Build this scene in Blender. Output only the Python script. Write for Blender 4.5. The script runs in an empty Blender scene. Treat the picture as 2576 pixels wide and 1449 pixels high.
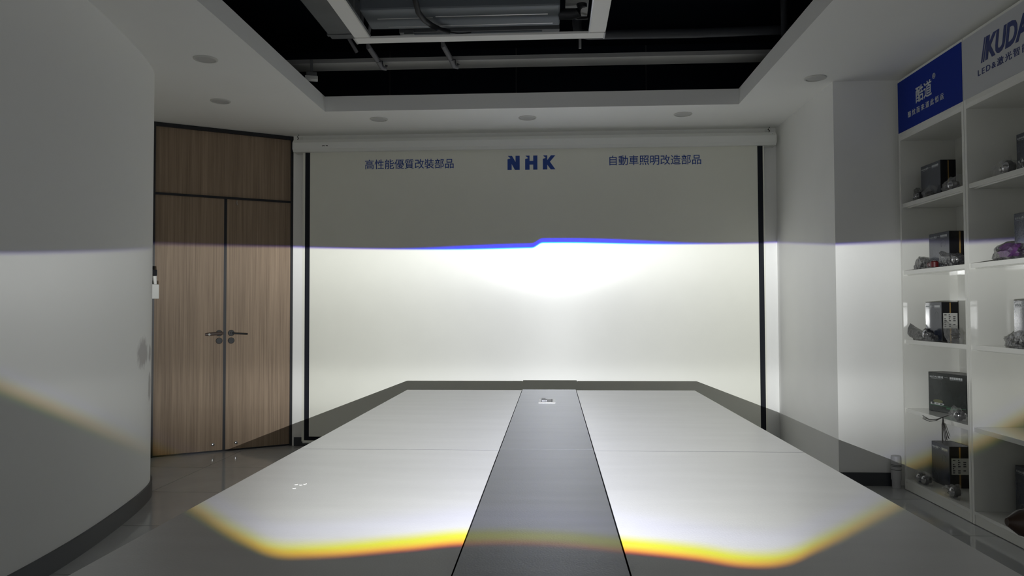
import bpy, bmesh, math, random
from mathutils import Vector, Matrix, noise
random.seed(7)
sc = bpy.context.scene
C = sc.collection

# ------------------------------------------------------------------ camera
LENS_PX = 1882.0
cam_d = bpy.data.cameras.new('camera'); cam = bpy.data.objects.new('camera', cam_d); C.objects.link(cam)
cam_d.sensor_fit = 'HORIZONTAL'; cam_d.sensor_width = 36.0; cam_d.lens = LENS_PX / 2576 * 36.0
cam_d.clip_start = 0.02
yaw, pitch, roll = 0.0540, 0.0297, -0.0034
fw = Vector((-math.sin(yaw)*math.cos(pitch), math.cos(yaw)*math.cos(pitch), math.sin(pitch)))
rt = Vector((math.cos(yaw), math.sin(yaw), 0)); up = rt.cross(fw)
r2 = rt*math.cos(roll) + up*math.sin(roll); u2 = -rt*math.sin(roll) + up*math.cos(roll)
M = Matrix((r2, u2, -fw)).transposed().to_4x4(); M.translation = Vector((0, 0, 1.1666))
cam.matrix_world = M
sc.camera = cam

# ------------------------------------------------------------------ world, exposure
w = bpy.data.worlds.new('world'); sc.world = w; w.use_nodes = True
bg = w.node_tree.nodes['Background']; bg.inputs[0].default_value = (0.96, 0.98, 1.0, 1); bg.inputs[1].default_value = 0.42
sc.view_settings.view_transform = 'Standard'; sc.view_settings.look = 'None'
sc.cycles.max_bounces = 16; sc.cycles.diffuse_bounces = 12; sc.cycles.transparent_max_bounces = 16
sc.view_settings.exposure = 0.0; sc.view_settings.gamma = 1.0; sc.view_settings.use_curve_mapping = False

# ------------------------------------------------------------------ the headlight under test: a projector beam with a cut-off
LAMP = Vector((-0.011, 0.064, 1.036))
LAMP_W = 1150.0
def headlight():
    L = bpy.data.lights.new('headlight_beam', 'POINT'); L.energy = LAMP_W; L.shadow_soft_size = 0.0
    o = bpy.data.objects.new('headlight_beam', L); C.objects.link(o); o.location = LAMP
    L.use_nodes = True; nt = L.node_tree; N = nt.nodes; K = nt.links
    em = next(n for n in N if n.type == 'EMISSION')
    def val(x, sock):
        if isinstance(x, (int, float)): sock.default_value = x
        else: K.new(x, sock)
    def m(op, a, b=None, c=None, clamp=False):
        n = N.new('ShaderNodeMath'); n.operation = op; n.use_clamp = clamp
        val(a, n.inputs[0])
        if b is not None: val(b, n.inputs[1])
        if c is not None: val(c, n.inputs[2])
        return n.outputs[0]
    def sstep(x, lo, hi):
        n = N.new('ShaderNodeMapRange'); n.interpolation_type = 'SMOOTHSTEP'
        val(x, n.inputs[0]); val(lo, n.inputs[1]); val(hi, n.inputs[2]); n.inputs[3].default_value = 0; n.inputs[4].default_value = 1
        return n.outputs[0]
    def gauss(x, c, s, p=2):
        a = m('POWER', m('ABSOLUTE', m('DIVIDE', m('SUBTRACT', x, c), s)), p)
        return m('EXPONENT', m('MULTIPLY', a, -1.0))
    tc = N.new('ShaderNodeTexCoord'); sx = N.new('ShaderNodeSeparateXYZ'); K.new(tc.outputs['Normal'], sx.inputs[0])
    fwd = m('MAXIMUM', m('MULTIPLY', sx.outputs[1], LSIGN), 0.02)
    u = m('DIVIDE', m('MULTIPLY', sx.outputs[0], LSIGN), fwd)
    v = m('DIVIDE', m('MULTIPLY', sx.outputs[2], LSIGN), fwd)
    front = m('GREATER_THAN', m('MULTIPLY', sx.outputs[1], LSIGN), 0.3)
    t = m('DIVIDE', v, m('SQRT', m('ADD', 1.0, m('MULTIPLY', u, u))))          # tangent of elevation
    # upper cut-off with the kerb-side step
    step = sstep(u, -0.026, -0.011)
    k = m('ADD', 0.1022, m('MULTIPLY', gauss(u, 0, 0.13), 0.0032))
    k = m('ADD', k, m('MULTIPLY', step, m('ADD', 0.0018, m('MULTIPLY', gauss(u, 0, 0.22), 0.0048))))
    bw = m('ADD', 0.0008, m('MULTIPLY', gauss(u, 0, 0.165, 4), 0.0045))          # width of the blue fringe
    soft = m('ADD', 0.0016, m('MULTIPLY', m('SUBTRACT', 1.0, gauss(u, 0, .42, 4)), 0.0022))
    def top(off, s):
        e = m('ADD', k, off); return sstep(t, m('ADD', e, s), m('SUBTRACT', e, s))
    tB = top(bw, soft); tG = top(-0.0004, soft); tR = top(m('MULTIPLY', bw, -0.30), soft)
    # lower edge of the lens image
    fc = N.new('ShaderNodeFloatCurve'); cv = fc.mapping.curves[0]
    pts = [(-1, .045), (-.778, -.058), (-.684, -.101), (-.56, -.1615), (-.5, -.190), (-.425, -.221), (-.385, -.231), (-.34, -.2315), (-.2, -.223),
           (-.117, -.2165), (0, -.2155), (.1, -.221), (.2, -.2275), (.28, -.2345), (.325, -.232), (.365, -.2195), (.46, -.182),
           (.50, -.166), (.56, -.143), (.613, -.112), (.8, -.01), (1, .09)]
    P = [((a+1)/2, (b+.3)/.6) for a, b in pts]
    cv.points[0].location = P[0]; cv.points[1].location = P[-1]
    for p in P[1:-1]: cv.points.new(*p)
    fc.mapping.update()
    K.new(m('MULTIPLY', m('ADD', u, 1.0), 0.5, clamp=True), fc.inputs['Value'])
    b = m('SUBTRACT', m('MULTIPLY', fc.outputs[0], 0.6), 0.3)
    wide = m('ADD', 1.0, m('MULTIPLY', m('SUBTRACT', 1.0, gauss(u, 0, .47, 4)), -0.30))
    wsoft = m('ADD', 1.0, m('MULTIPLY', m('SUBTRACT', 1.0, gauss(u, 0, .50, 4)), 2.2))
    def bot(off, s):
        e = m('ADD', b, m('MULTIPLY', wide, off)); s = m('MULTIPLY', wsoft, s); return sstep(v, m('SUBTRACT', e, s), m('ADD', e, s))
    bR = bot(-0.0080, 0.0035); bG = bot(-0.0048, 0.0055); bB = bot(0.0060, 0.0055)
    lav = m('MULTIPLY', gauss(m('SUBTRACT', v, b), 0.020, 0.010), 0.13)
    # intensity inside the beam
    pc = N.new('ShaderNodeFloatCurve'); cp = pc.mapping.curves[0]
    PP = [(-.30, .15), (-.24, .20), (-.20, .25), (-.16, .345), (-.12, .56), (-.08, .70), (-.04, .55), (0, .585), (.04, .70), (.08, .85), (.11, .92), (.2, .92)]   # x 1.6
    PP = [((a+.3)/.5, b) for a, b in PP]
    cp.points[0].location = PP[0]; cp.points[1].location = PP[-1]
    for p in PP[1:-1]: cp.points.new(*p)
    pc.mapping.update()
    K.new(m('DIVIDE', m('ADD', v, 0.3), 0.5, clamp=True), pc.inputs['Value'])
    prof = pc.outputs[0]
    qc = N.new('ShaderNodeFloatCurve'); cq = qc.mapping.curves[0]
    QQ = [(0, 1), (.12, .97), (.25, .86), (.33, .74), (.42, .44), (.50, .31), (.60, .23), (.75, .135), (1, .06)]
    cq.points[0].location = QQ[0]; cq.points[1].location = QQ[-1]
    for p in QQ[1:-1]: cq.points.new(*p)
    qc.mapping.update(); K.new(m('ABSOLUTE', m('ADD', u, 0.03), clamp=True), qc.inputs['Value'])
    base = m('MULTIPLY', m('MULTIPLY', prof, 1.6), qc.outputs[0])
    hot = m('MULTIPLY', m('MULTIPLY', gauss(u, 0.005, 0.062), gauss(v, 0.102, 0.034)), 4.0)
    hot2 = m('MULTIPLY', m('MULTIPLY', gauss(u, 0.01, 0.050), gauss(v, 0.04, 0.16)), 0.20)
    hot2 = m('ADD', hot2, m('MULTIPLY', m('MULTIPLY', gauss(u, 0.0, 0.17), gauss(v, 0.105, 0.045)), 0.55))
    hot2 = m('ADD', hot2, m('MULTIPLY', m('MULTIPLY', gauss(u, 0.0, 0.17), sstep(v, 0.0, -0.15)), 0.16))
    I = m('MULTIPLY', m('ADD', base, m('ADD', hot, hot2)), front)
    warm = m('SUBTRACT', 1.0, gauss(u, 0.0, 0.20))
    comb = N.new('ShaderNodeCombineXYZ')
    K.new(m('MULTIPLY', m('MULTIPLY', tR, bR), m('SUBTRACT', 0.98, m('MULTIPLY', warm, 0.0))), comb.inputs[0])
    K.new(m('MULTIPLY', m('MULTIPLY', tG, bG), 1.0), comb.inputs[1])
    K.new(m('MULTIPLY', m('MULTIPLY', tB, bB), m('ADD', lav, m('SUBTRACT', 1.10, m('MULTIPLY', warm, 0.11)))), comb.inputs[2])
    K.new(comb.outputs[0], em.inputs['Color']); K.new(I, em.inputs['Strength'])
    return o
LSIGN = 1.0
headlight()

# ------------------------------------------------------------------ materials (all procedural)
def mat(name, col, rough=0.6, metal=0.0, spec=0.5, noise_amt=0.0, noise_scale=8.0, stretch=(1, 1, 1), bump=0.0, bump_scale=200.0, coat=0.0):
    mt = bpy.data.materials.new(name); mt.use_nodes = True; nt = mt.node_tree; N = nt.nodes; K = nt.links
    b = N['Principled BSDF']; b.inputs['Base Color'].default_value = (*col, 1); b.inputs['Roughness'].default_value = rough
    b.inputs['Metallic'].default_value = metal; b.inputs['Specular IOR Level'].default_value = spec
    b.inputs['Coat Weight'].default_value = coat; b.inputs['Coat Roughness'].default_value = 0.08
    tc = N.new('ShaderNodeTexCoord')
    if noise_amt:
        mp = N.new('ShaderNodeMapping'); mp.inputs['Scale'].default_value = stretch; K.new(tc.outputs['Object'], mp.inputs[0])
        nz = N.new('ShaderNodeTexNoise'); nz.inputs['Scale'].default_value = noise_scale; nz.inputs['Detail'].default_value = 6
        K.new(mp.outputs[0], nz.inputs['Vector'])
        rp = N.new('ShaderNodeValToRGB'); rp.color_ramp.elements[0].position = 0.3; rp.color_ramp.elements[1].position = 0.7
        rp.color_ramp.elements[0].color = (*[c*(1-noise_amt) for c in col], 1)
        rp.color_ramp.elements[1].color = (*[min(1, c*(1+noise_amt)) for c in col], 1)
        K.new(nz.outputs[0], rp.inputs[0]); K.new(rp.outputs[0], b.inputs['Base Color'])
    if bump:
        nb = N.new('ShaderNodeTexNoise'); nb.inputs['Scale'].default_value = bump_scale; nb.inputs['Detail'].default_value = 3
        K.new(tc.outputs['Object'], nb.inputs['Vector'])
        bp = N.new('ShaderNodeBump'); bp.inputs['Strength'].default_value = bump; bp.inputs['Distance'].default_value = 0.002
        K.new(nb.outputs[0], bp.inputs['Height']); K.new(bp.outputs[0], b.inputs['Normal'])
    return mt

M_ = {}
M_['paint'] = mat('wall_paint', (.90, .90, .88), .75, spec=.3, noise_amt=.015, noise_scale=3, bump=.15, bump_scale=90)
M_['ceil'] = mat('ceiling_paint', (.92, .92, .90), .85, spec=.2, noise_amt=.012, noise_scale=2)
M_['void'] = mat('void_black_paint', (.012, .017, .030), .8, spec=.15)
M_['base'] = mat('dark_skirting', (.045, .05, .06), .35)
M_['black'] = mat('black_trim', (.012, .013, .018), .4)
M_['screen'] = mat('screen_fabric', (.83, .83, .745), .9, spec=.1, noise_amt=.01, noise_scale=5)
M_['sblack'] = mat('screen_black_border', (.012, .014, .020), .7, spec=.2)
M_['case'] = mat('white_enamel', (.82, .83, .80), .45)
M_['blue'] = mat('blue_print', (.016, .060, .30), .6)
M_['cab'] = mat('gloss_white_board', (.80, .80, .755), .12, coat=.6, noise_amt=.01, noise_scale=3)
M_['cabed'] = mat('white_board_edge', (.78, .78, .73), .35)
M_['signblue'] = mat('sign_blue', (.008, .030, .28), .7, spec=.15)
M_['signwhite'] = mat('sign_white', (.52, .53, .55), .35)
M_['signtxt'] = mat('sign_white_letter', (.62, .65, .66), .4)
M_['signnavy'] = mat('sign_navy_letter', (.015, .03, .16), .4)
M_['ttop'] = mat('table_light_laminate', (.78, .775, .755), .27, noise_amt=.03, noise_scale=5, stretch=(.6, 3, 1), bump=.12, bump_scale=260)
M_['tmid'] = mat('table_grey_laminate', (.36, .365, .38), .36, metal=.85, noise_amt=.05, noise_scale=7, stretch=(.5, 3, 1), bump=.15, bump_scale=260)
M_['tedge'] = mat('table_edge', (.02, .02, .024), .5)
M_['metal'] = mat('grey_metal', (.35, .36, .37), .35, metal=.8)
M_['galv'] = mat('grey_duct_metal', (.16, .165, .17), .5, noise_amt=.1, noise_scale=5)
M_['beam'] = mat('grey_painted_beam', (.36, .36, .35), .7, noise_amt=.06, noise_scale=4)
M_['acbody'] = mat('ac_sheet_metal', (.17, .19, .21), .45)
M_['framewhite'] = mat('lamp_frame_white', (.93, .92, .89), .5)
M_['alu'] = mat('brushed_aluminium', (.6, .6, .6), .3, metal=.7)
M_['hose'] = mat('black_hose', (.01, .011, .014), .55)
M_['hosed'] = mat('dark_pipe_foam', (.045, .048, .055), .6)
M_['pipe'] = mat('grey_conduit', (.17, .17, .18), .5)
M_['white'] = mat('white_plastic', (.78, .78, .75), .35)
M_['dlring'] = mat('downlight_ring', (.62, .62, .59), .45)
M_['dldiff'] = mat('downlight_diffuser', (.55, .55, .54), .5)
M_['box'] = mat('dark_box_card', (.040, .047, .070), .2, spec=.8, noise_amt=.35, noise_scale=9, coat=.4, bump=.25, bump_scale=160)
M_['boxg'] = mat('dark_green_box_card', (.022, .028, .026), .25, noise_amt=.4, noise_scale=9, coat=.3)
M_['boxside'] = mat('black_box_card', (.006, .006, .008), .35)
M_['gold'] = mat('gold_print', (.30, .19, .06), .4)
M_['printw'] = mat('white_print', (.55, .57, .58), .4)
M_['printg'] = mat('green_print', (.04, .16, .08), .4)
M_['printy'] = mat('ochre_print', (.16, .17, .09), .4)
M_['ring'] = mat('pale_print', (.14, .15, .16), .4)
M_['sticker'] = mat('paper_sticker', (.55, .55, .52), .6)
M_['ink'] = mat('ink', (.08, .08, .08), .6)
M_['leather'] = mat('brown_leather', (.055, .032, .022), .45, noise_amt=.25, noise_scale=14, bump=.4, bump_scale=120)
M_['bulb'] = mat('black_headlamp_body', (.02, .02, .024), .3)
M_['chrome'] = mat('chrome', (.42, .42, .43), .2, metal=1.0)
M_['red'] = mat('red_cap', (.10, .008, .010), .45)
M_['purple'] = mat('purple_foil', (.115, .045, .15), .3, noise_amt=.5, noise_scale=60)
M_['wire'] = mat('black_wire', (.02, .016, .014), .5)
M_['grout'] = mat('grout', (.06, .06, .06), .8)
M_['tile'] = mat('polished_grey_tile', (.42, .425, .43), .09, noise_amt=.08, noise_scale=2.2)
M_['bronze'] = mat('bronze_lever', (.10, .075, .065), .4)
M_['lock'] = mat('black_lock', (.012, .013, .015), .4)
M_['cyl'] = mat('grey_white_plastic', (.55, .55, .56), .45)

def wood():
    mt = bpy.data.materials.new('brown_wood_veneer'); mt.use_nodes = True; nt = mt.node_tree; N = nt.nodes; K = nt.links
    b = N['Principled BSDF']; b.inputs['Roughness'].default_value = .5; b.inputs['Specular IOR Level'].default_value = .35
    tc = N.new('ShaderNodeTexCoord')
    def streak(sc_, st):
        mp = N.new('ShaderNodeMapping'); mp.inputs['Scale'].default_value = st; K.new(tc.outputs['Object'], mp.inputs[0])
        nz = N.new('ShaderNodeTexNoise'); nz.inputs['Scale'].default_value = sc_; nz.inputs['Detail'].default_value = 5; nz.inputs['Roughness'].default_value = .65
        K.new(mp.outputs[0], nz.inputs['Vector']); return nz.outputs[0]
    a = streak(1.0, (90, 90, 1.2)); c = streak(1.0, (14, 14, .5))
    mx = N.new('ShaderNodeMath'); mx.operation = 'MULTIPLY_ADD'; K.new(a, mx.inputs[0]); mx.inputs[1].default_value = .6
    m2 = N.new('ShaderNodeMath'); m2.operation = 'MULTIPLY'; K.new(c, m2.inputs[0]); m2.inputs[1].default_value = .4; K.new(m2.outputs[0], mx.inputs[2])
    rp = N.new('ShaderNodeValToRGB'); e = rp.color_ramp.elements
    e[0].position = .33; e[0].color = (.21, .148, .10, 1); e[1].position = .68; e[1].color = (.45, .335, .235, 1)
    K.new(mx.outputs[0], rp.inputs[0]); K.new(rp.outputs[0], b.inputs['Base Color'])
    return mt
M_['wood'] = wood()

def film(name, tint, alpha):
    mt = bpy.data.materials.new(name); mt.use_nodes = True; nt = mt.node_tree; N = nt.nodes; K = nt.links
    b = N['Principled BSDF']; b.inputs['Base Color'].default_value = (*tint, 1); b.inputs['Roughness'].default_value = .12
    b.inputs['Alpha'].default_value = alpha; b.inputs['Specular IOR Level'].default_value = 1.0; b.inputs['Coat Weight'].default_value = 1.0
    tc = N.new('ShaderNodeTexCoord'); nz = N.new('ShaderNodeTexNoise'); nz.inputs['Scale'].default_value = 28; nz.inputs['Detail'].default_value = 2
    K.new(tc.outputs['Object'], nz.inputs['Vector'])
    bp = N.new('ShaderNodeBump'); bp.inputs['Strength'].default_value = 1; bp.inputs['Distance'].default_value = .02
    K.new(nz.outputs[0], bp.inputs['Height']); K.new(bp.outputs[0], b.inputs['Normal']); K.new(bp.outputs[0], b.inputs['Coat Normal'])
    return mt
M_['film'] = film('clear_film', (.40, .40, .40), .20)
M_['filmd'] = film('grey_film', (.055, .055, .06), .50)

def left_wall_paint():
    mt = mat('wall_paint_blotched', (.90, .90, .88), .75, spec=.3, bump=.15, bump_scale=90)
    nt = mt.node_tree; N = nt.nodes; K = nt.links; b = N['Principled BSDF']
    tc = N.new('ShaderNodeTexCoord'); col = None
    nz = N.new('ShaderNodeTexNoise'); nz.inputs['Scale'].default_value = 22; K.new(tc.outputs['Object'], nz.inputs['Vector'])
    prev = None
    for (cy, cz, ry, rz) in ((4.38, .915, .13, .10), (4.57, .905, .045, .06), (4.57, .70, .05, .10)):   # soft grey blotches mixed into the wall colour
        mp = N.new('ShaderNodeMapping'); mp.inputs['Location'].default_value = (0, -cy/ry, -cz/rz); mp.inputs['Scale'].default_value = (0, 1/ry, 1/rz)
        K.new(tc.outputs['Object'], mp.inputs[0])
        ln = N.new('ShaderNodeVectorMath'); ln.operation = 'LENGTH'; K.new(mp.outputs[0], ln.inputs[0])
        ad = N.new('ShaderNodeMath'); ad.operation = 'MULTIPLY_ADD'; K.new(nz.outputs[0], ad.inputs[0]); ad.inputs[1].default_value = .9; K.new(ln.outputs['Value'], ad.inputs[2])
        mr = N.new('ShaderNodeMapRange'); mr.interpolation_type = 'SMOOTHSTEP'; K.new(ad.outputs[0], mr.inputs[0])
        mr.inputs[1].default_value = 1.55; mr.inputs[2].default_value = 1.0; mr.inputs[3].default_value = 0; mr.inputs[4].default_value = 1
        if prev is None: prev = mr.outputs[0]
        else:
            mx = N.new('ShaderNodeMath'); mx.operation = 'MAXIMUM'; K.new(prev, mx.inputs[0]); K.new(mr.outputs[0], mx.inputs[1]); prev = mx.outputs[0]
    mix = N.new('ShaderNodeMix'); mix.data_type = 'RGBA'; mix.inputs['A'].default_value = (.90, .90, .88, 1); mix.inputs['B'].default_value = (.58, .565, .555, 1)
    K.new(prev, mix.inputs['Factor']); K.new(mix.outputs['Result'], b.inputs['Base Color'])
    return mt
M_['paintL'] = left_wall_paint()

# ------------------------------------------------------------------ helpers
def link(name, me, m=None, parent=None, loc=None):
    o = bpy.data.objects.new(name, me); C.objects.link(o)
    if m is not None: o.data.materials.append(M_[m] if isinstance(m, str) else m)
    if parent: o.parent = parent
    if loc is not None: o.location = loc
    return o
def tag(o, label=None, cat=None, group=None, kind=None):
    if label: o['label'] = label
    if cat: o['category'] = cat
    if group: o['group'] = group
    if kind: o['kind'] = kind
    return o
def thing(name, label, cat, loc=(0, 0, 0), rz=0.0, group=None):
    o = bpy.data.objects.new(name, None); C.objects.link(o); o.location = loc; o.rotation_euler = (0, 0, rz); o.empty_display_size = .1
    return tag(o, label, cat, group)

class MB:
    """collects shapes into one mesh"""
    def __init__(s): s.bm = bmesh.new()
    def box(s, x0, x1, y0, y1, z0, z1, bevel=0.0):
        T = Matrix.Translation(((x0+x1)/2, (y0+y1)/2, (z0+z1)/2)) @ Matrix.Diagonal((abs(x1-x0), abs(y1-y0), abs(z1-z0), 1))
        r = bmesh.ops.create_cube(s.bm, size=1, matrix=T)
        if bevel:
            es = list({e for v in r['verts'] for e in v.link_edges})
            bmesh.ops.bevel(s.bm, geom=es, offset=bevel, segments=2, profile=.6, affect='EDGES')
        return s
    def obox(s, c, ax, ay, az, hx, hy, hz):
        T = Matrix((Vector(ax)*2*hx, Vector(ay)*2*hy, Vector(az)*2*hz)).transposed().to_4x4(); T.translation = Vector(c)
        bmesh.ops.create_cube(s.bm, size=1, matrix=T); return s
    def tube(s, pts, r, seg=10, cap=True):
        pts = [Vector(p) for p in pts]; rings = []
        for i, p in enumerate(pts):
            a = pts[max(i-1, 0)]; b = pts[min(i+1, len(pts)-1)]; d = (b-a).normalized()
            ref = Vector((0, 0, 1)) if abs(d.z) < .9 else Vector((1, 0, 0))
            x = d.cross(ref).normalized(); y = d.cross(x)
            rr = r[i] if isinstance(r, (list, tuple)) else r
            rings.append([s.bm.verts.new(p + x*rr*math.cos(2*math.pi*k/seg) + y*rr*math.sin(2*math.pi*k/seg)) for k in range(seg)])
        for A, B in zip(rings, rings[1:]):
            for k in range(seg): s.bm.faces.new((A[k], A[(k+1) % seg], B[(k+1) % seg], B[k]))
        if cap:
            s.bm.faces.new(rings[0][::-1]); s.bm.faces.new(rings[-1])
        return s
    def lathe(s, prof, axis_o=(0, 0, 0), seg=24, ax=(1, 0, 0), ay=(0, 1, 0), az=(0, 0, 1)):
        o = Vector(axis_o); ax, ay, az = Vector(ax), Vector(ay), Vector(az); rings = []
        for r, h in prof:
            if r < 1e-6: rings.append([s.bm.verts.new(o+az*h)]); continue
            rings.append([s.bm.verts.new(o + ax*r*math.cos(2*math.pi*k/seg) + ay*r*math.sin(2*math.pi*k/seg) + az*h) for k in range(seg)])
        for A, B in zip(rings, rings[1:]):
            if len(A) == 1 and len(B) == 1: continue
            for k in range(seg):
                k2 = (k+1) % seg
                if len(A) == 1: s.bm.faces.new((A[0], B[k2], B[k]))
                elif len(B) == 1: s.bm.faces.new((A[k], A[k2], B[0]))
                else: s.bm.faces.new((A[k], A[k2], B[k2], B[k]))
        return s
    def prism(s, poly, o, ax, ay, az, depth):
        """polygon in (ax, ay) plane extruded along az"""
        o, ax, ay, az = Vector(o), Vector(ax), Vector(ay), Vector(az)
        A = [s.bm.verts.new(o+ax*p[0]+ay*p[1]) for p in poly]; B = [s.bm.verts.new(o+ax*p[0]+ay*p[1]+az*depth) for p in poly]
        n = len(poly); s.bm.faces.new(A[::-1]); s.bm.faces.new(B)
        for k in range(n): s.bm.faces.new((A[k], A[(k+1) % n], B[(k+1) % n], B[k]))
        return s
    def wallstrip(s, poly, z0, z1, thick):
        """extruded vertical sheet along an open polyline, thickness to its left side"""
        P = [Vector((p[0], p[1], 0)) for p in poly]; off = []
        for i in range(len(P)):
            d = (P[min(i+1, len(P)-1)]-P[max(i-1, 0)]).normalized(); off.append(P[i]+Vector((-d.y, d.x, 0))*thick)
        def ring(i): return [s.bm.verts.new((q.x, q.y, z)) for q, z in ((P[i], z0), (P[i], z1), (off[i], z1), (off[i], z0))]
        R = [ring(i) for i in range(len(P))]
        for A, B in zip(R, R[1:]):
            for k in range(4): s.bm.faces.new((A[k], A[(k+1) % 4], B[(k+1) % 4], B[k]))
        s.bm.faces.new(R[0]); s.bm.faces.new(R[-1][::-1]); return s
    def build(s, name, m, parent=None, smooth=False, world=False, loc=None):
        bmesh.ops.recalc_face_normals(s.bm, faces=s.bm.faces[:])
        me = bpy.data.meshes.new(name); s.bm.to_mesh(me); s.bm.free()
        if smooth:
            for f in me.polygons: f.use_smooth = True
            me.set_sharp_from_angle(angle=math.radians(38))
        off = Vector((0, 0, 0))
        if parent is None and loc is None:     # top-level mesh: origin at its base
            xs = [v.co for v in me.vertices]
            off = Vector((sum(v.x for v in xs)/len(xs), sum(v.y for v in xs)/len(xs), min(v.z for v in xs)))
            me.transform(Matrix.Translation(-off))
        o = link(name, me, m, parent)
        if parent is None: o.location = off if loc is None else loc
        elif world:                            # vertices are world coordinates, parent is unrotated
            p = parent; acc = Vector((0, 0, 0))
            while p: acc += Vector(p.location); p = p.parent
            o.location = -acc
        return o
def struct(o, label, cat=None): return tag(o, label, cat, kind='structure')

def text_mesh(body, bold=0.0, shear=0.0, spacing=1.0, extr=0.004):
    c = bpy.data.curves.new('lettering', 'FONT'); c.body = body; c.extrude = extr; c.offset = bold; c.shear = shear; c.space_character = spacing
    c.resolution_u = 3
    t = bpy.data.objects.new('lettering_tmp', c); C.objects.link(t); bpy.context.view_layer.update()
    me = bpy.data.meshes.new_from_object(t.evaluated_get(bpy.context.evaluated_depsgraph_get()))
    bpy.data.objects.remove(t); bpy.data.curves.remove(c); return me
def letter(body, m, parent, o, ax, ay, width, height=None, bold=0.0, shear=0.0, spacing=1.0, depth=.0012, name='lettering', label=None):
    """flat lettering, lower left at o, in world/parent-local axes ax (reading) and ay (up)"""
    me = text_mesh(body, bold, shear, spacing); xs = [v.co.x for v in me.vertices]; ys = [v.co.y for v in me.vertices]
    x0, x1, y0, y1 = min(xs), max(xs), min(ys), max(ys); sx = width/(x1-x0); sy = (height/(y1-y0)) if height else sx
    ax, ay = Vector(ax), Vector(ay); az = ax.cross(ay)
    T = Matrix((ax*sx, ay*sy, az*(depth/.008))).transposed().to_4x4(); T.translation = Vector(o) + az*depth/2
    me.transform(T @ Matrix.Translation((-x0, -y0, 0)))
    ob = link(name, me, m, parent)
    if label: ob['label'] = label
    return ob
def child_world(o, parent):
    p = parent; acc = Vector((0, 0, 0))
    while p: acc += Vector(p.location); p = p.parent
    o.location = -acc; return o

# ------------------------------------------------------------------ the room
CZ = 2.70
XR, YC, YB = 1.894, 5.11, 6.407
WR = 2.66                                     # right wall behind the cabinets
# floor slab and tiles
fl = struct(MB().box(-4.3, 2.8, -2.6, 6.6, -.12, -.006).build('floor', 'grout'), 'polished grey tiled floor with thin dark joints', 'floor')
TS = .75; g = .005
tile_me = None
xs = [-2.60 + TS*k for k in range(-3, 8)]; ys = [4.0 + TS*k for k in range(-9, 4)]
for x0 in xs:
    for y0 in ys:
        a, b = max(x0, -4.3)+g/2, min(x0+TS, 2.8)-g/2; c, d = max(y0, -2.6)+g/2, min(y0+TS, 6.6)-g/2
        if b-a < .02 or d-c < .02: continue
        if tile_me is None:
            bm = bmesh.new(); bmesh.ops.create_cube(bm, size=1, matrix=Matrix.Translation((0, 0, -.5)))
            tile_me = bpy.data.meshes.new('tile'); bm.to_mesh(tile_me); bm.free(); tile_me.materials.append(M_['tile'])
        t = bpy.data.objects.new('tile', tile_me); C.objects.link(t); t.parent = fl
        t.location = Vector(((a+b)/2, (c+d)/2, 0)) - fl.location; t.scale = (b-a, d-c, .01)
# ceiling with its rectangular opening
RX0, RX1, RY1, RY0, RZ = -1.743, 1.398, 5.631, -.7, 2.817
cb = MB()
cb.box(-4.3, RX0, -2.6, 6.6, CZ, RZ); cb.box(RX1, 2.8, -2.6, 6.6, CZ, RZ); cb.box(RX0, RX1, RY1, 6.6, CZ, RZ); cb.box(RX0, RX1, -2.6, RY0, CZ, RZ)
struct(cb.build('ceiling', 'ceil'), 'white plasterboard ceiling around a rectangular opening', 'ceiling')
VZ = 3.45
vb = MB(); vb.box(-4.3, 2.8, -2.6, 6.6, VZ, VZ+.1); vb.box(-4.3, 2.8, 6.45, 6.6, RZ, VZ); vb.box(-4.3, -4.2, -2.6, 6.45, RZ, VZ); vb.box(2.7, 2.8, -2.6, 6.45, RZ, VZ); vb.box(-4.2, 2.7, -2.6, -2.5, RZ, VZ)
struct(vb.build('ceiling_void', 'void'), 'black painted slab and sides of the open ceiling void', 'ceiling')
# walls
struct(MB().box(-2.26, XR, YB, 6.6, 0, CZ).build('wall_back', 'paint'), 'white wall behind the projection screen', 'wall')
wr = MB(); wr.box(XR, 2.8, YC, 6.6, 0, CZ); wr.box(WR, 2.8, -2.6, YC, 0, CZ)
struct(wr.build('wall_right', 'paint'), 'white wall with a projecting corner beside the cabinets', 'wall')
curve = [(-2.20, -2.6), (-2.20, 0.5), (-2.20, 2.0), (-2.205, 2.6), (-2.222, 3.0), (-2.250, 3.32), (-2.293, 3.62), (-2.338, 3.86), (-2.385, 4.08),
         (-2.43, 4.27), (-2.478, 4.44), (-2.530, 4.59), (-2.588, 4.71), (-2.665, 4.82), (-2.77, 4.92), (-2.91, 5.00), (-3.10, 5.05), (-3.4, 5.07), (-4.2, 5.07), (-4.2, -2.6)]
def smooth_poly(P, n=6):
    out = []
    for i in range(len(P)-1):
        p0, p1, p2, p3 = (Vector(P[max(i-1, 0)]), Vector(P[i]), Vector(P[i+1]), Vector(P[min(i+2, len(P)-1)]))
        if i in (0, len(P)-2): out.append(p1); continue
        for k in range(n):
            t = k/n
            out.append(.5*((2*p1)+(-p0+p2)*t+(2*p0-5*p1+4*p2-p3)*t*t+(-p0+3*p1-3*p2+p3)*t**3))
    out.append(Vector(P[-1])); return out
cs = smooth_poly(curve)
wl = MB(); A = [wl.bm.verts.new((p.x, p.y, 0)) for p in cs]; B = [wl.bm.verts.new((p.x, p.y, CZ)) for p in cs]
for k in range(len(cs)-1): wl.bm.faces.new((A[k], A[k+1], B[k+1], B[k]))
wl.bm.faces.new((A[-1], A[0], B[0], B[-1])); wl.bm.faces.new(A[::-1]); wl.bm.faces.new(B)
o = wl.build('wall_left', 'paintL', smooth=True, loc=(0, 0, 0)); struct(o, 'white curved partition wall with faint grey blotches near its end', 'wall')
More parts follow.
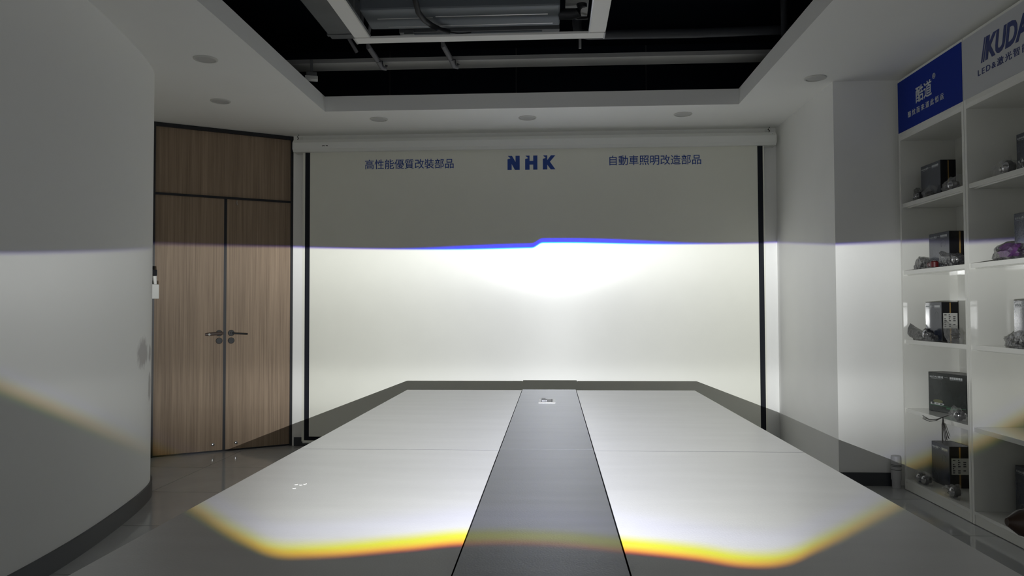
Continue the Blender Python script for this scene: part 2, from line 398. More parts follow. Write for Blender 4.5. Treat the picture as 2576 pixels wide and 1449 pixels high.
sk = MB(); sk.wallstrip([(p.x, p.y) for p in cs], 0, .095, -.012)
struct(sk.build('baseboard_left', 'base', smooth=True), 'dark skirting following the curved partition', 'skirting')
sb = MB(); sb.box(-2.24, XR, YB-.014, YB, 0, .075)
struct(sb.build('baseboard_back', 'base'), 'dark skirting under the projection screen', 'skirting')
sb = MB(); sb.box(XR-.0, WR-.4, YC-.014, YC, 0, .085)
struct(sb.build('baseboard_right', 'base'), 'dark skirting between table and cabinets', 'skirting')

# ------------------------------------------------------------------ double door set obliquely in the far left corner
P0 = Vector((-2.275, 6.445, 0)); P1 = Vector((-3.215, 5.845, 0)); dd = (P1-P0).normalized(); dn = Vector((.53803, -.84292, 0)); dz = Vector((0, 0, 1))
dr = thing('door_1', 'brown wood veneer double door with black frame and transom panel', 'door', P0); dr['kind'] = 'structure'
def dbox(m, s0, s1, z0, z1, n0, n1): m.obox(dd*(s0+s1)/2+dz*(z0+z1)/2+dn*(n0+n1)/2, dd, dz, dn, (s1-s0)/2, (z1-z0)/2, abs(n1-n0)/2); return m
fr = MB()
dbox(fr, -.012, .024, 0, CZ-.002, -.06, .022); dbox(fr, 1.098, 1.135, 0, CZ-.002, -.06, .022); dbox(fr, .024, 1.098, 2.668, CZ-.002, -.06, .022)
dbox(fr, .024, 1.098, 2.112, 2.130, -.06, .014); dbox(fr, .024, 1.098, 0.0, .012, -.06, .010); dbox(fr, .549, .572, .012, 2.112, -.06, .002)
fr.build('door_frame', 'black', dr)
dbox(MB(), .024, 1.098, 2.130, 2.668, -.04, 0).build('transom_panel', 'wood', dr)
for s0, s1, sl, hend, left in ((.024, .549, .509, .385, False), (.572, 1.098, .604, .719, True)):
    lf = dbox(MB(), s0, s1, .012, 2.112, -.04, .004).build('door_leaf', 'wood', dr)
    def disc(z, r, h, name, m):
        q = MB(); q.lathe([(0, .004), (r, .004), (r, h-.003), (r-.003, h), (0, h)], dd*sl+dz*z, 24, dd, dz, dn); return q.build(name, m, lf, smooth=True)
    disc(.983, .026, .012, 'handle_rose', 'lock'); disc(.920, .026, .012, 'lock_rose', 'lock')
    q = MB(); q.tube([dd*sl+dz*.983+dn*.012, dd*sl+dz*.983+dn*.050], .010, 12)
    if left:
        q.tube([dd*(sl-.028)+dz*.984+dn*.055, dd*sl+dz*.983+dn*.055, dd*(hend-.02)+dz*.976+dn*.055, dd*hend+dz*.975+dn*.055], [.010, .0145, .0135, .010], 14)
        h = q.build('handle', 'bronze', lf, smooth=True)
        q = MB(); q.lathe([(0, 0), (.009, 0), (.009, .003), (0, .003)], dd*(hend-.030)+dz*.976+dn*.069, 16, dd, dz, dn); q.build('handle_badge', 'sticker', lf)
    else:
        q.tube([dd*sl+dz*.982+dn*.055, dd*hend+dz*.974+dn*.055], .0075, 12); q.build('handle', 'lock', lf, smooth=True)
    st = .465 if not left else .647
    q = MB(); q.lathe([(0, .004), (.013, .004), (.013, .012), (.007, .016), (.007, .030), (.010, .034), (0, .036)], dd*st+dz*.063, 16, dd, dz, dn); q.build('door_stop', 'chrome', lf, smooth=True)
q = MB(); q.tube([dd*.470+dz*2.105+dn*.007, dd*.472+dz*2.085+dn*.009, dd*.468+dz*2.068+dn*.007], .0022, 6); q.build('loose_thread', 'sticker', dr)
bw_ = MB(); dbox(bw_, -.02, 1.7, 0, CZ, -.16, -.065); dbox(bw_, 1.14, 1.7, 0, CZ, -.065, 0)
o = bw_.build('wall_door', 'paint', None, loc=P0); struct(o, 'white wall around the wooden double door', 'wall')

# ------------------------------------------------------------------ projection screen
SY = 6.335
ps = thing('projection_screen', 'large white pull-down projection screen with black side borders and blue print', 'screen', ((-2.1+1.74)/2, SY, 0))
def pw(mb, name, m, par=ps, smooth=False): return mb.build(name, m, par, smooth=smooth, world=True)
pw(MB().box(-2.088, 1.720, SY-.001, SY+.001, .092, 2.56), 'screen_fabric', 'screen')
for x0, x1 in ((-2.130, -2.088), (1.720, 1.763)): pw(MB().box(x0, x1, SY-.0015, SY+.0015, .05, 2.56), 'border_strip', 'sblack')
for x0, x1 in ((-2.152, -2.130), (1.763, 1.775)): pw(MB().box(x0, x1, SY-.001, SY+.001, .05, 2.56), 'margin_strip', 'screen')
pw(MB().box(-2.088, 1.720, SY-.0015, SY+.0015, .050, .092), 'border_strip', 'sblack')
pw(MB().tube([(-2.14, SY, .047), (1.77, SY, .047)], .013, 12), 'weight_bar', 'case', smooth=True)
prof = [(-.010, .0), (.040, -.000), (.062, .022), (.062, .075), (.030, .108), (-.055, .108), (-.055, 0)]
cz0 = 2.535
pw(MB().prism([(-p[0], p[1]) for p in prof], (-2.21, SY, cz0), (0, 1, 0), (0, 0, 1), (1, 0, 0), 4.06), 'screen_case', 'case')
for x in (-2.222, 1.850):
    pw(MB().prism([(-p[0]*1.05, p[1]*1.04-.002) for p in prof], (x, SY, cz0), (0, 1, 0), (0, 0, 1), (1, 0, 0), .012), 'end_cap', 'case')
for x in (-2.19, 1.815):
    q = MB(); q.box(x-.012, x+.012, SY+.01, YB-.002, 2.60, 2.63); q.box(x-.012, x+.012, YB-.008, YB-.002, 2.60, CZ-.01); pw(q, 'wall_bracket', 'case')
    pw(MB().tube([(x+.005, SY-.01, 2.690), (x-.008, SY-.012, 2.672), (x+.004, SY-.015, 2.660), (x-.002, SY-.02, 2.646)], .004, 6), 'hook_wire', 'black', smooth=True)
pw(MB().lathe([(0, 0), (.005, 0), (.005, .003), (0, .003)], (1.835, SY-.045, 2.622), 12, (1, 0, 0), (0, 0, 1), (0, -1, 0)), 'screw', 'black')
# a small dark maker's mark on the case front, too small to read
q = MB()
for i, wd in enumerate((.006, .008, .005, .010, .006)): q.box(-1.965+i*.011, -1.965+i*.011+wd, SY-.0630, SY-.0618, 2.575+(.002 if i % 2 else 0), 2.585)
pw(q, 'maker_mark', 'ink')
fx, fy = (1, 0, 0), (0, 0, 1)
for body, x0, x1, z0, h in (("高性能優質改裝部品", -1.607, -.839, 2.383, .084), ("自動車照明改造部品", .487, 1.254, 2.388, .084)):
    child_world(letter(body, 'blue', ps, (x0, SY-.0012, z0), fx, fy, x1-x0, h, bold=.004), ps)
def nhk(ch, x0, w_, z0, h):
    q = MB(); S = lambda pts: q.prism([(a*w_, b*h) for a, b in pts], (x0, SY-.0012, z0), fx, fy, (0, -1, 0), .0012)
    if ch == 'N': S([(0, 0), (.34, 0), (.34, .42), (.60, 0), (1, 0), (1, 1), (.66, 1), (.66, .56), (.40, .96), (.36, 1), (.02, 1), (.24, .82), (0, .76)])
    if ch == 'H': S([(0, 0), (.36, 0), (.36, .36), (.66, .36), (.66, 0), (1, 0), (1, 1), (.66, 1), (.66, .62), (.36, .62), (.36, 1), (.02, 1), (.24, .82), (0, .76)])
    if ch == 'K': S([(0, 0), (.36, 0), (.36, .34), (.64, 0), (1.02, 0), (.58, .55), (1.02, 1), (.66, 1), (.36, .66), (.36, 1), (.02, 1), (.24, .82), (0, .76)])
    o = pw(q, 'lettering', 'blue'); return o
for i, ch in enumerate('NHK'): nhk(ch, -.377+i*.1505, .104, 2.362, .120)

# ------------------------------------------------------------------ conference table
TX0, TX1, SX0, SX1, TY1, TYM, TY0 = -.7656, .730, -.1596, .120, 3.914, 2.236, .556
tb = thing('conference_table', 'long light grey conference table with dark grey centre strip', 'table', ((TX0+TX1)/2, (TY0+TY1)/2, 0))
def tw(mb, name, m, par=tb, smooth=False): return mb.build(name, m, par, smooth=smooth, world=True)
gp = .0020
for y0, y1 in ((TYM+gp, TY1), (TY0, TYM-gp)):
    for nm, mt_, zt, x0, x1 in (('tabletop_panel', 'ttop', .750, TX0, SX0-gp), ('tabletop_panel', 'ttop', .750, SX1+gp, TX1), ('centre_panel', 'tmid', .7535, SX0+gp, SX1-gp)):
        o = tw(MB().box(x0, x1, y0, y1, .722, zt), nm, mt_)
        o.data.materials.append(M_['tedge'])                 # dark edge banding on the sides
        for f in o.data.polygons: f.material_index = 0 if f.normal.z > .5 else 1
tw(MB().box(TX0+.02, TX1-.02, TY0+.02, TY1-.02, .700, .7215), 'under_frame', 'tedge')
for y in (TY0+.25, TYM, TY1-.25):
    for x in (TX0+.12, TX1-.20): tw(MB().box(x, x+.08, y-.03, y+.03, 0, .70, .004), 'leg', 'metal')
sk_ = tw(MB().box(-.064, .010, 3.345, 3.495, .7535, .7543), 'power_socket', 'white'); sk_['label'] = 'white flush power socket with a black plug'
q = MB(); q.box(-.053, -.001, 3.360, 3.480, .7543, .7546); o = q.build('socket_well', 'sticker', sk_); child_world(o, sk_)
q = MB(); q.box(-.052, -.034, 3.375, 3.455, .7546, .763, .002); q.box(-.035, -.028, 3.39, 3.44, .7546, .760); o = q.build('plug', 'black', sk_); child_world(o, sk_)
q = MB(); q.box(-.007, -.004, 3.36, 3.48, .7546, .7552); o = q.build('socket_rib', 'tedge', sk_); child_world(o, sk_)
# flecks of paper left on the table
for i, (x, y, a) in enumerate(((-.609, 1.743, .3), (-.617, 1.779, .8), (-.604, 1.775, .2), (-.597, 1.785, 1.2))):
    q = MB(); q.box(-.0035, .0035, -.002, .002, 0, .0006); o = q.build('paper_fleck', 'white', None, loc=(x, y, .7502)); o.rotation_euler = (0, 0, a)
    tag(o, 'tiny white paper fleck lying on the light grey tabletop', 'paper', 'paper flecks on the tabletop')

# ------------------------------------------------------------------ downlights
def downlight(x, y, label):
    t = thing('downlight', label, 'ceiling light', (x, y, CZ-.008), group='round ceiling downlights')
    MB().lathe([(.058, .006), (.060, .0), (.070, .003), (.072, .0085), (.058, .0085), (.058, .006)], (0, 0, 0), 32).build('trim_ring', 'dlring', t, smooth=True)
    MB().lathe([(0, .0025), (.050, .003), (.0585, .0055), (.0585, .0085), (0, .0085)], (0, 0, 0), 32).build('diffuser', 'dldiff', t, smooth=True)
for x, y, lb in ((-2.098, 4.396, 'unlit round downlight beside the curved partition wall'), (-2.411, 5.294, 'unlit round downlight in front of the wooden double door'),
                 (-1.381, 5.881, 'unlit round downlight above the left Chinese line on the screen'), (-.192, 5.918, 'unlit round downlight above the NHK lettering of the screen'),
                 (1.029, 5.89, 'unlit round downlight above the right Chinese line on the screen'), (1.748, 5.021, 'unlit round downlight beside the projecting wall corner')):
    downlight(x, y, lb)

# ------------------------------------------------------------------ display cabinets
CX, CD = 2.27, 2.615
SHZ = (1.849, 1.413, .969, .526)
def cabinet(y0, y1, label, sign):
    t = thing('display_cabinet', label, 'cabinet', (CX, (y0+y1)/2, 0), group='display cabinets along the right wall'); T = .022
    def cw(mb, name, m): return mb.build(name, m, t, world=True)
    for a in (y0, y1-T): cw(MB().box(CX, CD, a, a+T, 0.004, 2.66), 'side_panel', 'cab')
    cw(MB().box(CD, CD+.012, y0, y1, 0.004, 2.66), 'back_panel', 'cab')
    cw(MB().box(CX, CD, y0+T, y1-T, 2.262, 2.285), 'top_panel', 'cab'); cw(MB().box(CX, CD, y0+T, y1-T, 2.638, 2.66), 'cap_panel', 'cab')
    cw(MB().box(CX, CD, y0+T, y1-T, .055, .073), 'bottom_panel', 'cab'); cw(MB().box(CX+.002, CX+.02, y0+T, y1-T, .004, .055), 'plinth', 'cabed')
    for z in SHZ:
        s = cw(MB().box(CX+.006, CD, y0+T+.001, y1-T-.001, z-.026, z, .0012), 'shelf', 'cab')
        q = MB(); q.box(CX+.03, CX+.036, y0+T+.002, y1-T-.002, z-.031, z-.026); o = q.build('edge_groove', 'cabed', s); child_world(o, s)
    cw(MB().box(CX+.001, CX+.012, y0+T*.2, y1-T*.2, 2.285, 2.312), 'rail', 'cabed')
    sp = cw(MB().box(CX-.002, CX+.010, y0+.004, y1-.004, 2.312, 2.645), 'sign_panel', 'signblue' if sign == 'blue' else 'signwhite')
    rx, ry = (0, -1, 0), (0, 0, 1)
    def L(body, m, yl, z, wd, h, **k): child_world(letter(body, m, sp, (CX-.0025, yl, z), rx, ry, wd, h, **k), sp)
    if sign == 'blue':
        L("酷道", 'signtxt', 4.755, 2.445, .195, .100, bold=.010); L("®", 'signtxt', 4.548, 2.532, .034, .034)
        L("酷炫而来道此恒远", 'signtxt', 4.86, 2.382, .435, .038, spacing=1.6, bold=.006)
    else:
        q = MB()
        for i in range(2): q.prism([(0, 0), (.010, 0), (.046, .125), (.036, .125)], (CX-.0025, 4.045-i*.018, 2.462), rx, ry, (-1, 0, 0), .0012)
        o = q.build('logo_stroke', 'signnavy', sp); child_world(o, sp)
        L("KUDAO", 'signnavy', 4.005, 2.462, .46, .125, bold=.035, shear=.25)
        L("LED&激光智能照明", 'signnavy', 4.075, 2.398, .56, .042, spacing=1.3, bold=.004)
    return t
cabinet(4.2275, 5.002, 'glossy white display cabinet under the blue sign panel', 'blue')
cabinet(3.420, 4.2235, 'glossy white display cabinet under the pale sign panel with slanted logo', 'white')

# ------------------------------------------------------------------ product boxes on the shelves
def pbox(label, x, y, z, wd, dp, h, rz=0.0, style='std', front='box', group=None, title="KUDAO酷道", sticker=False):
    """near lower corner of the front at (x, y); front faces the room (-x); local: +X into the cabinet, +Y away from the camera"""
    t = thing('product_box', label, 'box', (x, y, z+.0004), rz, group or 'product boxes on the cabinet shelves')
    MB().box(0, dp, 0, wd, 0, h, .0015).build('carton', 'boxside', t)
    MB().box(-.0012, .0006, .002, wd-.002, .002, h-.002).build('front_panel', front, t)
    rx, ry = (0, -1, 0), (0, 0, 1); xf = -.0014
    letter(title, 'printw', t, (xf, wd*.95, h*.865), rx, ry, wd*.36, h*.055, bold=.01)
    q = MB(); q.box(xf-.0006, xf+.0004, wd*.47, wd*.56, h*.89, h*.896); q.build('printed_dash', 'printw', t)
    q = MB()
    for i in range(6): q.box(xf-.0006, xf+.0004, wd*(.42-.055*i-.045), wd*(.42-.055*i), h*.865, h*.92)
    q.box(xf-.0006, xf+.0004, wd*.10, wd*.42, h*.845, h*.849); q.box(xf-.0006, xf+.0004, wd*.62, wd*.93, h*.845, h*.849)
    q.build('printed_caption', 'printw', t)['kind'] = 'stuff'
    if style == 'rings':
        for cy, cz in ((.30, .66), (.74, .16)):
            q = MB(); n = 20
            for k in range(n):
                a0 = math.pi*(k/n*1.5-.25); a1 = math.pi*((k+1)/n*1.5-.25)
                P = [Vector((xf, wd*cy+wd*.11*math.cos(a)*r, h*cz+h*.10*math.sin(a)*r)) for a, r in ((a0, 1), (a1, 1), (a1, .86), (a0, .86))]
                q.bm.faces.new([q.bm.verts.new(p) for p in P])
            q.build('printed_bulb_outline', 'ring', t)
    if style == 'led':
        letter("LED", 'printw', t, (xf, wd*.94, h*.175), rx, ry, wd*.36, h*.055, bold=.04)
        q = MB(); q.box(xf-.0006, xf+.0003, wd*.02, wd*.98, h*.155, h*.165); q.box(xf-.0006, xf+.0003, wd*.18, wd*.52, h*.10, h*.135); q.build('printed_green_band', 'printg', t)
        q = MB(); q.lathe([(0, 0), (1, 0), (1, .0008), (0, .0008)], (xf, wd*.74, h*.27), 24, (0, wd*.13, 0), (0, 0, h*.045), (-1, 0, 0)); q.build('printed_badge', 'printy', t)
    q = MB(); q.box(dp*.46, dp*.54, -.0008, .0004, .002, h-.004); q.build('gold_stripe', 'gold', t)
    if sticker:
        st = MB().box(dp*.08, dp*.92, -.0014, -.0002, h*.33, h*.72).build('sticker', 'sticker', t)
        q = MB(); rr = random.Random(3)
        for c in range(3):
            for r_ in range(7):
                if rr.random() < .8: q.box(dp*(.14+c*.26), dp*(.14+c*.26+rr.uniform(.06, .15)), -.0020, -.0013, h*(.36+r_*.05), h*(.36+r_*.05+.028))
        q.build('sticker_print', 'ink', st)['kind'] = 'stuff'
    return t
S1, S2, S3, S4, S5 = *SHZ, .073
pbox('dark product box on the top shelf beneath the blue sign', 2.35, 4.640, S1, .24, .09, .220, style='std')
pbox('dark box half hidden by the divider on the top shelf beneath the blue sign', 2.47, 4.42, S1, .20, .10, .245, style='std')
pbox('dark product box printed with bulb outlines beside a red capped bag', 2.352, 4.560, S2, .238, .12, .216, style='rings')
pbox('dark product box with white sticker and glare on its front', 2.352, 4.665, S3, .195, .10, .238, style='rings', sticker=True)
pbox('dark green product box printed LED in large letters', 2.455, 4.600, S4, .30, .11, .242, rz=.27, style='led', front='boxg')
pbox('dark product box with sticker on the cabinet floor beneath the blue sign', 2.412, 4.725, S5, .215, .12, .252, style='rings', sticker=True)
pbox('dark product box on the top shelf beneath the pale sign', 2.43, 3.80, S1, .23, .10, .225)
pbox('dark product box behind the purple foil bag', 2.40, 3.78, S2, .235, .11, .245, style='std')
pbox('dark product box with bright LED title on the third shelf beneath the pale sign', 2.40, 3.80, S3, .235, .10, .24, style='rings', title="酷道LED")
pbox('navy product box on the cabinet floor beneath the pale sign', 2.46, 3.92, S5, .235, .11, .26, style='rings')

# ------------------------------------------------------------------ film bags with headlamp parts
def crumple(size, seed, ears=1, flat=.08):
    bm = bmesh.new(); bmesh.ops.create_icosphere(bm, subdivisions=3, radius=1); rr = random.Random(seed); off = Vector((rr.uniform(0, 50), rr.uniform(0, 50), rr.uniform(0, 50)))
    dirs = [Vector((rr.uniform(-.35, .2), rr.choice((-1, 1))*rr.uniform(.5, 1), rr.uniform(-.1, .8))).normalized() for _ in range(ears)]
    for v in bm.verts:
        p = v.co.copy(); k = .85 + .40*noise.noise(p*1.6+off) + .45*(.35-abs(noise.noise(p*2.6+off))) + .22*(.25-abs(noise.noise(p*6+off)))
        for d in dirs:
            c = p.dot(d)
            if c > .74: k += 1.2*((c-.74)/.26)**2
        q = p*k
        if q.z < -flat*6: q.z = -flat*6
        v.co = Vector((q.x*size[0]/2, q.y*size[1]/2, q.z*size[2]/2))
    for v in bm.verts:
        v.co.x = max(-size[0]*.5, min(size[0]*.5, v.co.x)); v.co.y = max(-size[1]*.5, min(size[1]*.5, v.co.y))
    z0 = min(v.co.z for v in bm.verts)
    for v in bm.verts: v.co.z -= z0
    top = max(v.co.z for v in bm.verts); s = size[2]/top
    for v in bm.verts: v.co.z *= s
    return bm
def bag(label, x, y, z, size, seed, film_m='film', ears=1, parts='lamp', name='plastic_bag', group=None):
    t = thing(name, label, 'bag', (x, y, z+.0005), 0.0, group or 'film bags on the cabinet shelves')
    me = bpy.data.meshes.new('film'); bm = crumple(size, seed, ears); bm.to_mesh(me); bm.free()
    for f in me.polygons: f.use_smooth = False
    fo = link('film', me, film_m, t)
    if parts == 'foil':                          # printed purple band round the middle of the bag
        me.materials.append(M_['purple'])
        for f in me.polygons:
            if -.30 < f.center.y/size[1] < .16 and f.center.z > .012: f.material_index = 1
    sx, sy, sz = size; r = min(sy*.24, sz*.36)
    if parts in ('lamp', 'two', 'red'):
        for i in range(2 if parts == 'two' else 1):
            yy = (-.12 if i == 0 else .20)*sy
            q = MB(); q.lathe([(0, -.028), (r*.7, -.028), (r*.75, -.012), (r, -.008), (r, .006), (r*.85, .012), (0, .014)], (0, yy, r*1.02), 18, (0, 1, 0), (0, 0, 1), (-1, 0, 0)); q.build('lamp_body', 'bulb', t, smooth=True)
            q = MB(); q.lathe([(r*.8, .012), (r*.72, .018), (r*.4, .026), (0, .029)], (0, yy, r*1.02), 18, (0, 1, 0), (0, 0, 1), (-1, 0, 0)); q.build('lamp_lens', 'chrome', t, smooth=True)
    if parts == 'red':
        q = MB(); q.lathe([(0, 0), (.022, 0), (.022, .03), (.015, .036), (0, .036)], (-.008, -.30*sy, .005), 16); q.build('red_cap', 'red', t, smooth=True)
        q = MB(); q.tube([(-.012, -.20*sy, .022), (-.012, .20*sy, .022)], .016, 12); q.build('red_tube', 'red', t, smooth=True)
    if parts in ('wires', 'two', 'lamp'):
        rr = random.Random(seed+5); q = MB()
        for _ in range(3):
            pts = []; a = rr.uniform(0, 6)
            for k in range(10): pts.append((rr.uniform(-.2, .2)*sx*.4+math.cos(a+k*.8)*sx*.18, math.sin(a+k*.8)*sy*.22, sz*.18+sz*.03*k))
            q.tube(pts, .0028, 6)
        q.build('coiled_wire', 'wire', t, smooth=True)
    return t
# under the blue sign
bag('dark lens bag lying before the box on the top shelf beneath the blue sign', 2.311, 4.835, S1, (.068, .11, .085), 11, 'filmd', 0)
bag('flat clear bag leaning on the box on the top shelf beneath the blue sign', 2.311, 4.70, S1, (.068, .13, .075), 12, 'film', 0, 'wires')
bag('bright crumpled bag by the divider on the top shelf beneath the blue sign', 2.311, 4.455, S1, (.068, .19, .085), 13, 'film', 1)
bag('grey bag beside the red cap on the second shelf beneath the blue sign', 2.311, 4.815, S2, (.068, .165, .080), 21, 'filmd', 1, 'wires')
bag('bag with red capped part on the second shelf', 2.311, 4.670, S2, (.068, .10, .052), 22, 'film', 0, 'red')
bag('glossy bag by the divider on the second shelf beneath the blue sign', 2.311, 4.430, S2, (.068, .21, .095), 23, 'filmd', 1)
bag('grey bag with a long twisted ear on the third shelf beneath the blue sign', 2.311, 4.80, S3, (.068, .33, .105), 34, 'filmd', 2)
bag('clear pointed bag by the divider on the third shelf beneath the blue sign', 2.311, 4.440, S3, (.068, .15, .125), 35, 'film', 2, 'wires')
bag('clear bag with two lamp parts on the cabinet floor beneath the blue sign', 2.311, 4.84, S5, (.068, .21, .085), 41, 'film', 0, 'two')
bag('clear bag near the divider on the cabinet floor beneath the blue sign', 2.311, 4.510, S5, (.068, .20, .095), 42, 'film', 1)
wb = bag('bag with bare cable ends hanging over the fourth shelf', 2.311, 4.435, S4, (.068, .15, .085), 51, 'film', 0)
rr = random.Random(9); q = MB()
for k in range(6):
    dy = -.16+.05*k if k < 4 else .10+.16*(k-4)
    pts = [(-.02, .03, .03), (-.055, .05, .012)]
    if k < 4: pts += [(-.062, .05+dy*.18, -.03), (-.060, .05+dy*.45+rr.uniform(-.01, .01), -.10-.012*k)]
    else: pts += [(-.060, .12, -.012-.006*(k-4)), (-.058, .20, -.024-.010*(k-4)), (-.056, .285, -.012-.018*(k-4))]
    q.tube(pts, .0022, 6)
q.build('bare_cable', 'wire', wb, smooth=True)
# under the pale sign
bag('clear bag with chrome lens on the top shelf beneath the pale sign', 2.311, 3.925, S1, (.068, .16, .095), 61, 'film', 1)
bag('dark flat bag before the box on the top shelf beneath the pale sign', 2.311, 3.735, S1, (.068, .15, .06), 62, 'filmd', 0, 'wires')
bag('grey bag with purple foil on the second shelf beneath the pale sign', 2.311, 3.900, S2, (.068, .30, .085), 71, 'filmd', 1, 'foil', name='foil_bag')
bag('dark crumpled bag on the third shelf beneath the pale sign', 2.311, 3.820, S3, (.068, .26, .10), 81, 'filmd', 2)

# ------------------------------------------------------------------ small things on wall and floor
ih = thing('intercom_handset', 'white wall intercom handset with black bracket on the curved partition end', 'intercom', (-2.642, 4.815, 1.25)); ih.rotation_euler = (0, 0, math.radians(52))
MB().box(-.03, .020, -.05, .004, 0, .095, .004).build('base_plate', 'white', ih)
q = MB(); q.tube([(-.005, .002, .005), (.012, .0, .05), (.016, 0, .10), (.012, .0, .150), (.004, .0, .172)], [.012, .011, .010, .0125, .010], 12); q.build('handset', 'white', ih, smooth=True)
MB().box(-.025, .012, -.04, .010, .150, .192, .006).build('top_bracket', 'black', ih)

cyl = thing('ridged_canister', 'pale ridged plastic canister standing in the gap beside the cabinet', 'canister', (2.238, 5.052, 0))
MB().lathe([(0, .0005), (.027, .0005), (.027, .045), (.0315, .055), (.0315, .196), (.029, .206), (0, .207)], (0, 0, 0), 24).build('body', 'cyl', cyl, smooth=True)
for z in (.150, .141, .118): MB().lathe([(.030, z-.0016), (.0325, z-.0016), (.0325, z+.0016), (.030, z+.0016)], (0, 0, 0), 24).build('ridge', 'ink', cyl, smooth=True)

# brown leather chair drawn up to the right side of the table (mostly out of view)
ch = thing('leather_chair', 'brown leather armchair drawn up beside the conference table', 'chair', (1.435, 1.715, 0))
MB().box(-.26, .24, -.25, .25, .40, .50, .035).build('seat', 'leather', ch, smooth=True)
q = MB(); q.obox((.30, 0, .78), (math.cos(.15), 0, -math.sin(.15)), (0, 1, 0), (math.sin(.15), 0, math.cos(.15)), .045, .24, .34)
bmesh.ops.bevel(q.bm, geom=q.bm.edges[:], offset=.03, segments=3, affect='EDGES'); q.build('backrest', 'leather', ch, smooth=True)
for sy in (-.285, .285):
    q = MB(); q.tube([(-.275, sy, .620), (-.245, sy, .618), (-.17, sy, .615), (0, sy, .61), (.25, sy, .60)], [.010, .032, .048, .052, .05], 16); q.build('armrest', 'leather', ch, smooth=True)
    q = MB(); q.tube([(-.10, sy, .60), (-.06, sy*.9, .42)], .016, 10); q.tube([(.16, sy, .58), (.12, sy*.9, .42)], .016, 10); q.build('arm_support', 'metal', ch, smooth=True)
MB().tube([(0, 0, .06), (0, 0, .40)], .03, 14).build('column', 'metal', ch, smooth=True)
for k in range(5):
    a = 2*math.pi*k/5+.3
    lg = MB().tube([(0, 0, .10), (.29*math.cos(a), .29*math.sin(a), .062)], [.025, .018], 10).build('leg', 'metal', ch, smooth=True)
    q = MB(); c = Vector((.29*math.cos(a), .29*math.sin(a), .029)); t_ = Vector((-math.sin(a), math.cos(a), 0)); q.tube([c-t_*.015, c+t_*.015], .0285, 14); q.build('caster', 'black', lg, smooth=True)

# ------------------------------------------------------------------ in the ceiling void
bm_ = struct(MB().box(-4.2, 1.60, 5.405, 5.590, 3.0, 3.03).build('trim_1', 'beam'), 'grey painted beam crossing the ceiling void', 'beam')
fz = 2.90
lf = thing('frame_light', 'unlit white rectangular frame light hung in the ceiling opening', 'ceiling light', (-.455, 3.9, fz))
def lw(mb, name, m, smooth=False): return mb.build(name, m, lf, world=True, smooth=smooth)
for x0, x1 in ((-1.248, -1.150), (.240, .338)):
    lw(MB().box(x0, x1, 3.06, 4.640, fz, fz+.014), 'side_bar', 'framewhite')
    xi = x1 if x0 < 0 else x0-.008
    lw(MB().box(xi, xi+.008, 3.06, 4.640, fz-.003, fz+.016), 'edge_strip', 'alu')
lw(MB().box(-1.248, .330, 4.648, 4.738, fz-.004, fz+.010), 'end_bar', 'framewhite'); lw(MB().box(-1.248, .330, 2.96, 3.05, fz-.004, fz+.010), 'end_bar', 'framewhite')
for x in (-1.257, .330): lw(MB().box(x, x+.009, 4.644, 4.742, fz-.007, fz+.012), 'end_cap', 'alu')
for x, y in ((-1.2, 4.45), (.29, 4.45), (-1.2, 3.3), (.29, 3.3)): lw(MB().tube([(x, y, fz+.010), (x, y, VZ)], .0025, 6), 'suspension_wire', 'alu')

ac = thing('air_conditioner', 'grey ducted air conditioner above the frame light', 'air conditioner', (-.55, 4.62, 3.0))
def aw(mb, name, m, smooth=False): return mb.build(name, m, ac, world=True, smooth=smooth)
aw(MB().box(-1.170, .055, 4.462, 4.780, 3.0, 3.22, .012), 'body', 'acbody')
for x0, x1, y in ((-1.09, -.74, 4.60), (-.72, -.02, 4.585), (-1.05, .01, 4.735)): aw(MB().tube([(x0, y, 3.0), (x1, y, 3.0)], .0035, 6), 'pressed_rib', 'alu', True)
gr = aw(MB().box(-1.02, .055, 4.93, 5.045, 3.035, 3.17), 'outlet_duct', 'galv')
for k in range(5): o = MB().box(-.98, -.06, 4.945+k*.02, 4.951+k*.02, 3.026, 3.036).build('slat', 'acbody', gr); child_world(o, gr)
aw(MB().box(.09, .232, 4.30, 4.79, 3.06, 3.30), 'return_box', 'beam')
aw(MB().tube([(.05, 4.62, 3.01), (.13, 4.62, 3.01), (.17, 4.615, 3.015), (.19, 4.60, 3.05), (.19, 4.59, 3.12)], .034, 14), 'insulated_pipe', 'hose', True)
aw(MB().tube([(.10, 4.74, 3.052), (.17, 4.75, 3.03), (.235, 4.78, 3.045)], .010, 8), 'cable', 'hose', True)
for x, y in ((-1.1, 4.6), (0, 4.6)): aw(MB().tube([(x, y, 3.2), (x, y, VZ)], .006, 8), 'hanger_rod', 'pipe', True)

dk = thing('air_duct', 'dark grey flat air duct beside the frame light', 'duct', (-1.48, 4.2, 3.10))
MB().box(-1.560, -1.330, 2.6, 5.20, 3.10, 3.32, .006).build('casing', 'galv', dk, world=True)
for y in (3.2, 4.3, 5.1): MB().box(-1.566, -1.324, y, y+.03, 3.094, 3.45).build('flange', 'galv', dk, world=True)

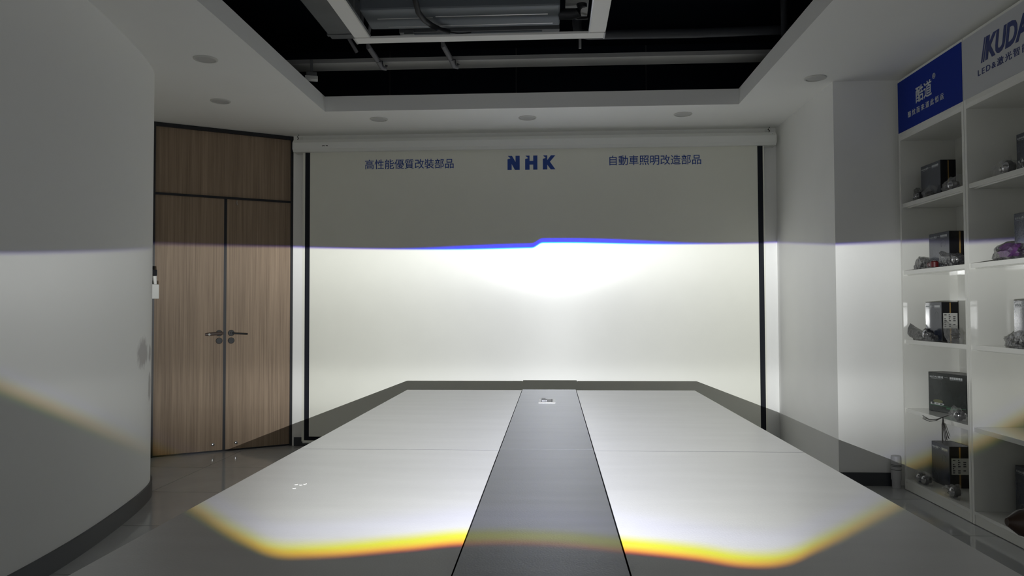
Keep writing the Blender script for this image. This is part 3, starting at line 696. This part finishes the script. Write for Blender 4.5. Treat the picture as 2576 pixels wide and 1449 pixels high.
def conduit(name, pts, r, m, label, cat='pipe'): return tag(MB().tube(pts, r, 12).build(name, m, smooth=True), label, cat)
hp = thing('black_hose', 'black flexible hose hanging in front of the air conditioner', 'hose', (-.84, 4.35, 2.97))
MB().tube([(-.80, 4.30, 3.45), (-.80, 4.30, 3.10), (-.80, 4.31, 3.00), (-.795, 4.40, 2.955), (-.78, 4.52, 2.955), (-.75, 4.64, 2.965), (-.71, 4.73, 2.970), (-.66, 4.77, 2.972)], .017, 12).build('hose', 'hose', hp, smooth=True, world=True)
MB().tube([(-.68, 4.755, 2.970), (-.60, 4.79, 2.965), (-.52, 4.80, 2.975)], .004, 6).build('wire_end', 'hose', hp, smooth=True, world=True)
conduit('insulated_pipe', [(.18, 5.19, 3.44), (.18, 5.19, 3.16), (.185, 5.19, 3.12), (.21, 5.19, 3.095), (.26, 5.19, 3.085), (1.0, 5.20, 3.085), (1.62, 5.20, 3.095), (2.65, 5.20, 3.11)], .032, 'hosed', 'dark insulated pipe running along the void past the beam')
conduit('drop_pipe', [(1.575, 5.10, 3.45), (1.575, 5.10, 3.30), (1.575, 5.10, 3.02)], .022, 'hosed', 'dark vertical pipe at the right end of the beam')
tag(MB().box(.195, .213, 5.26, 5.275, 3.02, 3.45).build('strap', 'beam'), 'thin grey hanging strap beyond the insulated pipe', 'strap')
for x, top, lb in ((-1.27, (-1.21, 5.10, 3.44), 'grey hooked conduit with clip near the frame light corner'), (-.735, (-.75, 5.12, 3.44), 'grey hooked conduit with clip under the middle of the beam')):
    t = thing('hooked_conduit', lb, 'pipe', (x, 5.3, 2.93), group='hooked conduits under the beam')
    MB().tube([top, (x-.035, 5.20, 3.08), (x-.03, 5.22, 3.045), (x+.010, 5.36, 2.985), (x+.022, 5.42, 2.962), (x+.040, 5.44, 2.962), (x+.05, 5.44, 2.985)], [.010, .012, .019, .019, .019, .018, .012], 12).build('tube', 'pipe', t, smooth=True, world=True)
    MB().tube([(x+.0, 5.34, 2.975), (x+.04, 5.34, 2.985), (x+.045, 5.34, 2.955), (x+.045, 5.345, 2.945)], .004, 6).build('clip', 'black', t, smooth=True, world=True)
tag(MB().tube([(-1.47, 5.25, 3.44), (-1.45, 5.26, 3.12), (-1.415, 5.33, 3.05)], [.012, .014, .014], 10).build('bent_conduit', 'pipe', smooth=True), 'short bent grey conduit beside the air duct end', 'pipe')
s1 = thing('sensor', 'small white sensor below the outlet duct', 'sensor', (-.95, 4.905, 2.985))
MB().box(-.040, .040, -.022, .022, .0, .022, .004).build('cover', 'white', s1); MB().box(-.03, .03, -.012, .012, .022, .052).build('bracket', 'galv', s1)
s2 = thing('emergency_lamp', 'small white emergency lamp at the left end of the beam', 'lamp', (-1.755, 5.345, 2.855)); s2.rotation_euler = (0, 0, .3)
MB().box(-.045, .045, -.03, .03, .0, .028, .004).build('cover', 'white', s2); MB().box(-.038, .038, -.024, .024, .028, .058, .006).build('housing', 'galv', s2); MB().box(-.01, .01, -.01, .01, .058, .15).build('stem', 'galv', s2)
# thin vertical joint strips on the black end wall of the void
for x in (-1.42, -.31, .81):
    tag(MB().box(x, x+.010, 6.442, 6.449, RZ+.002, VZ-.002).build('joint_strip', 'hosed'), 'thin dark vertical joint strip on the black wall of the ceiling void', 'strip', 'joint strips in the ceiling void')
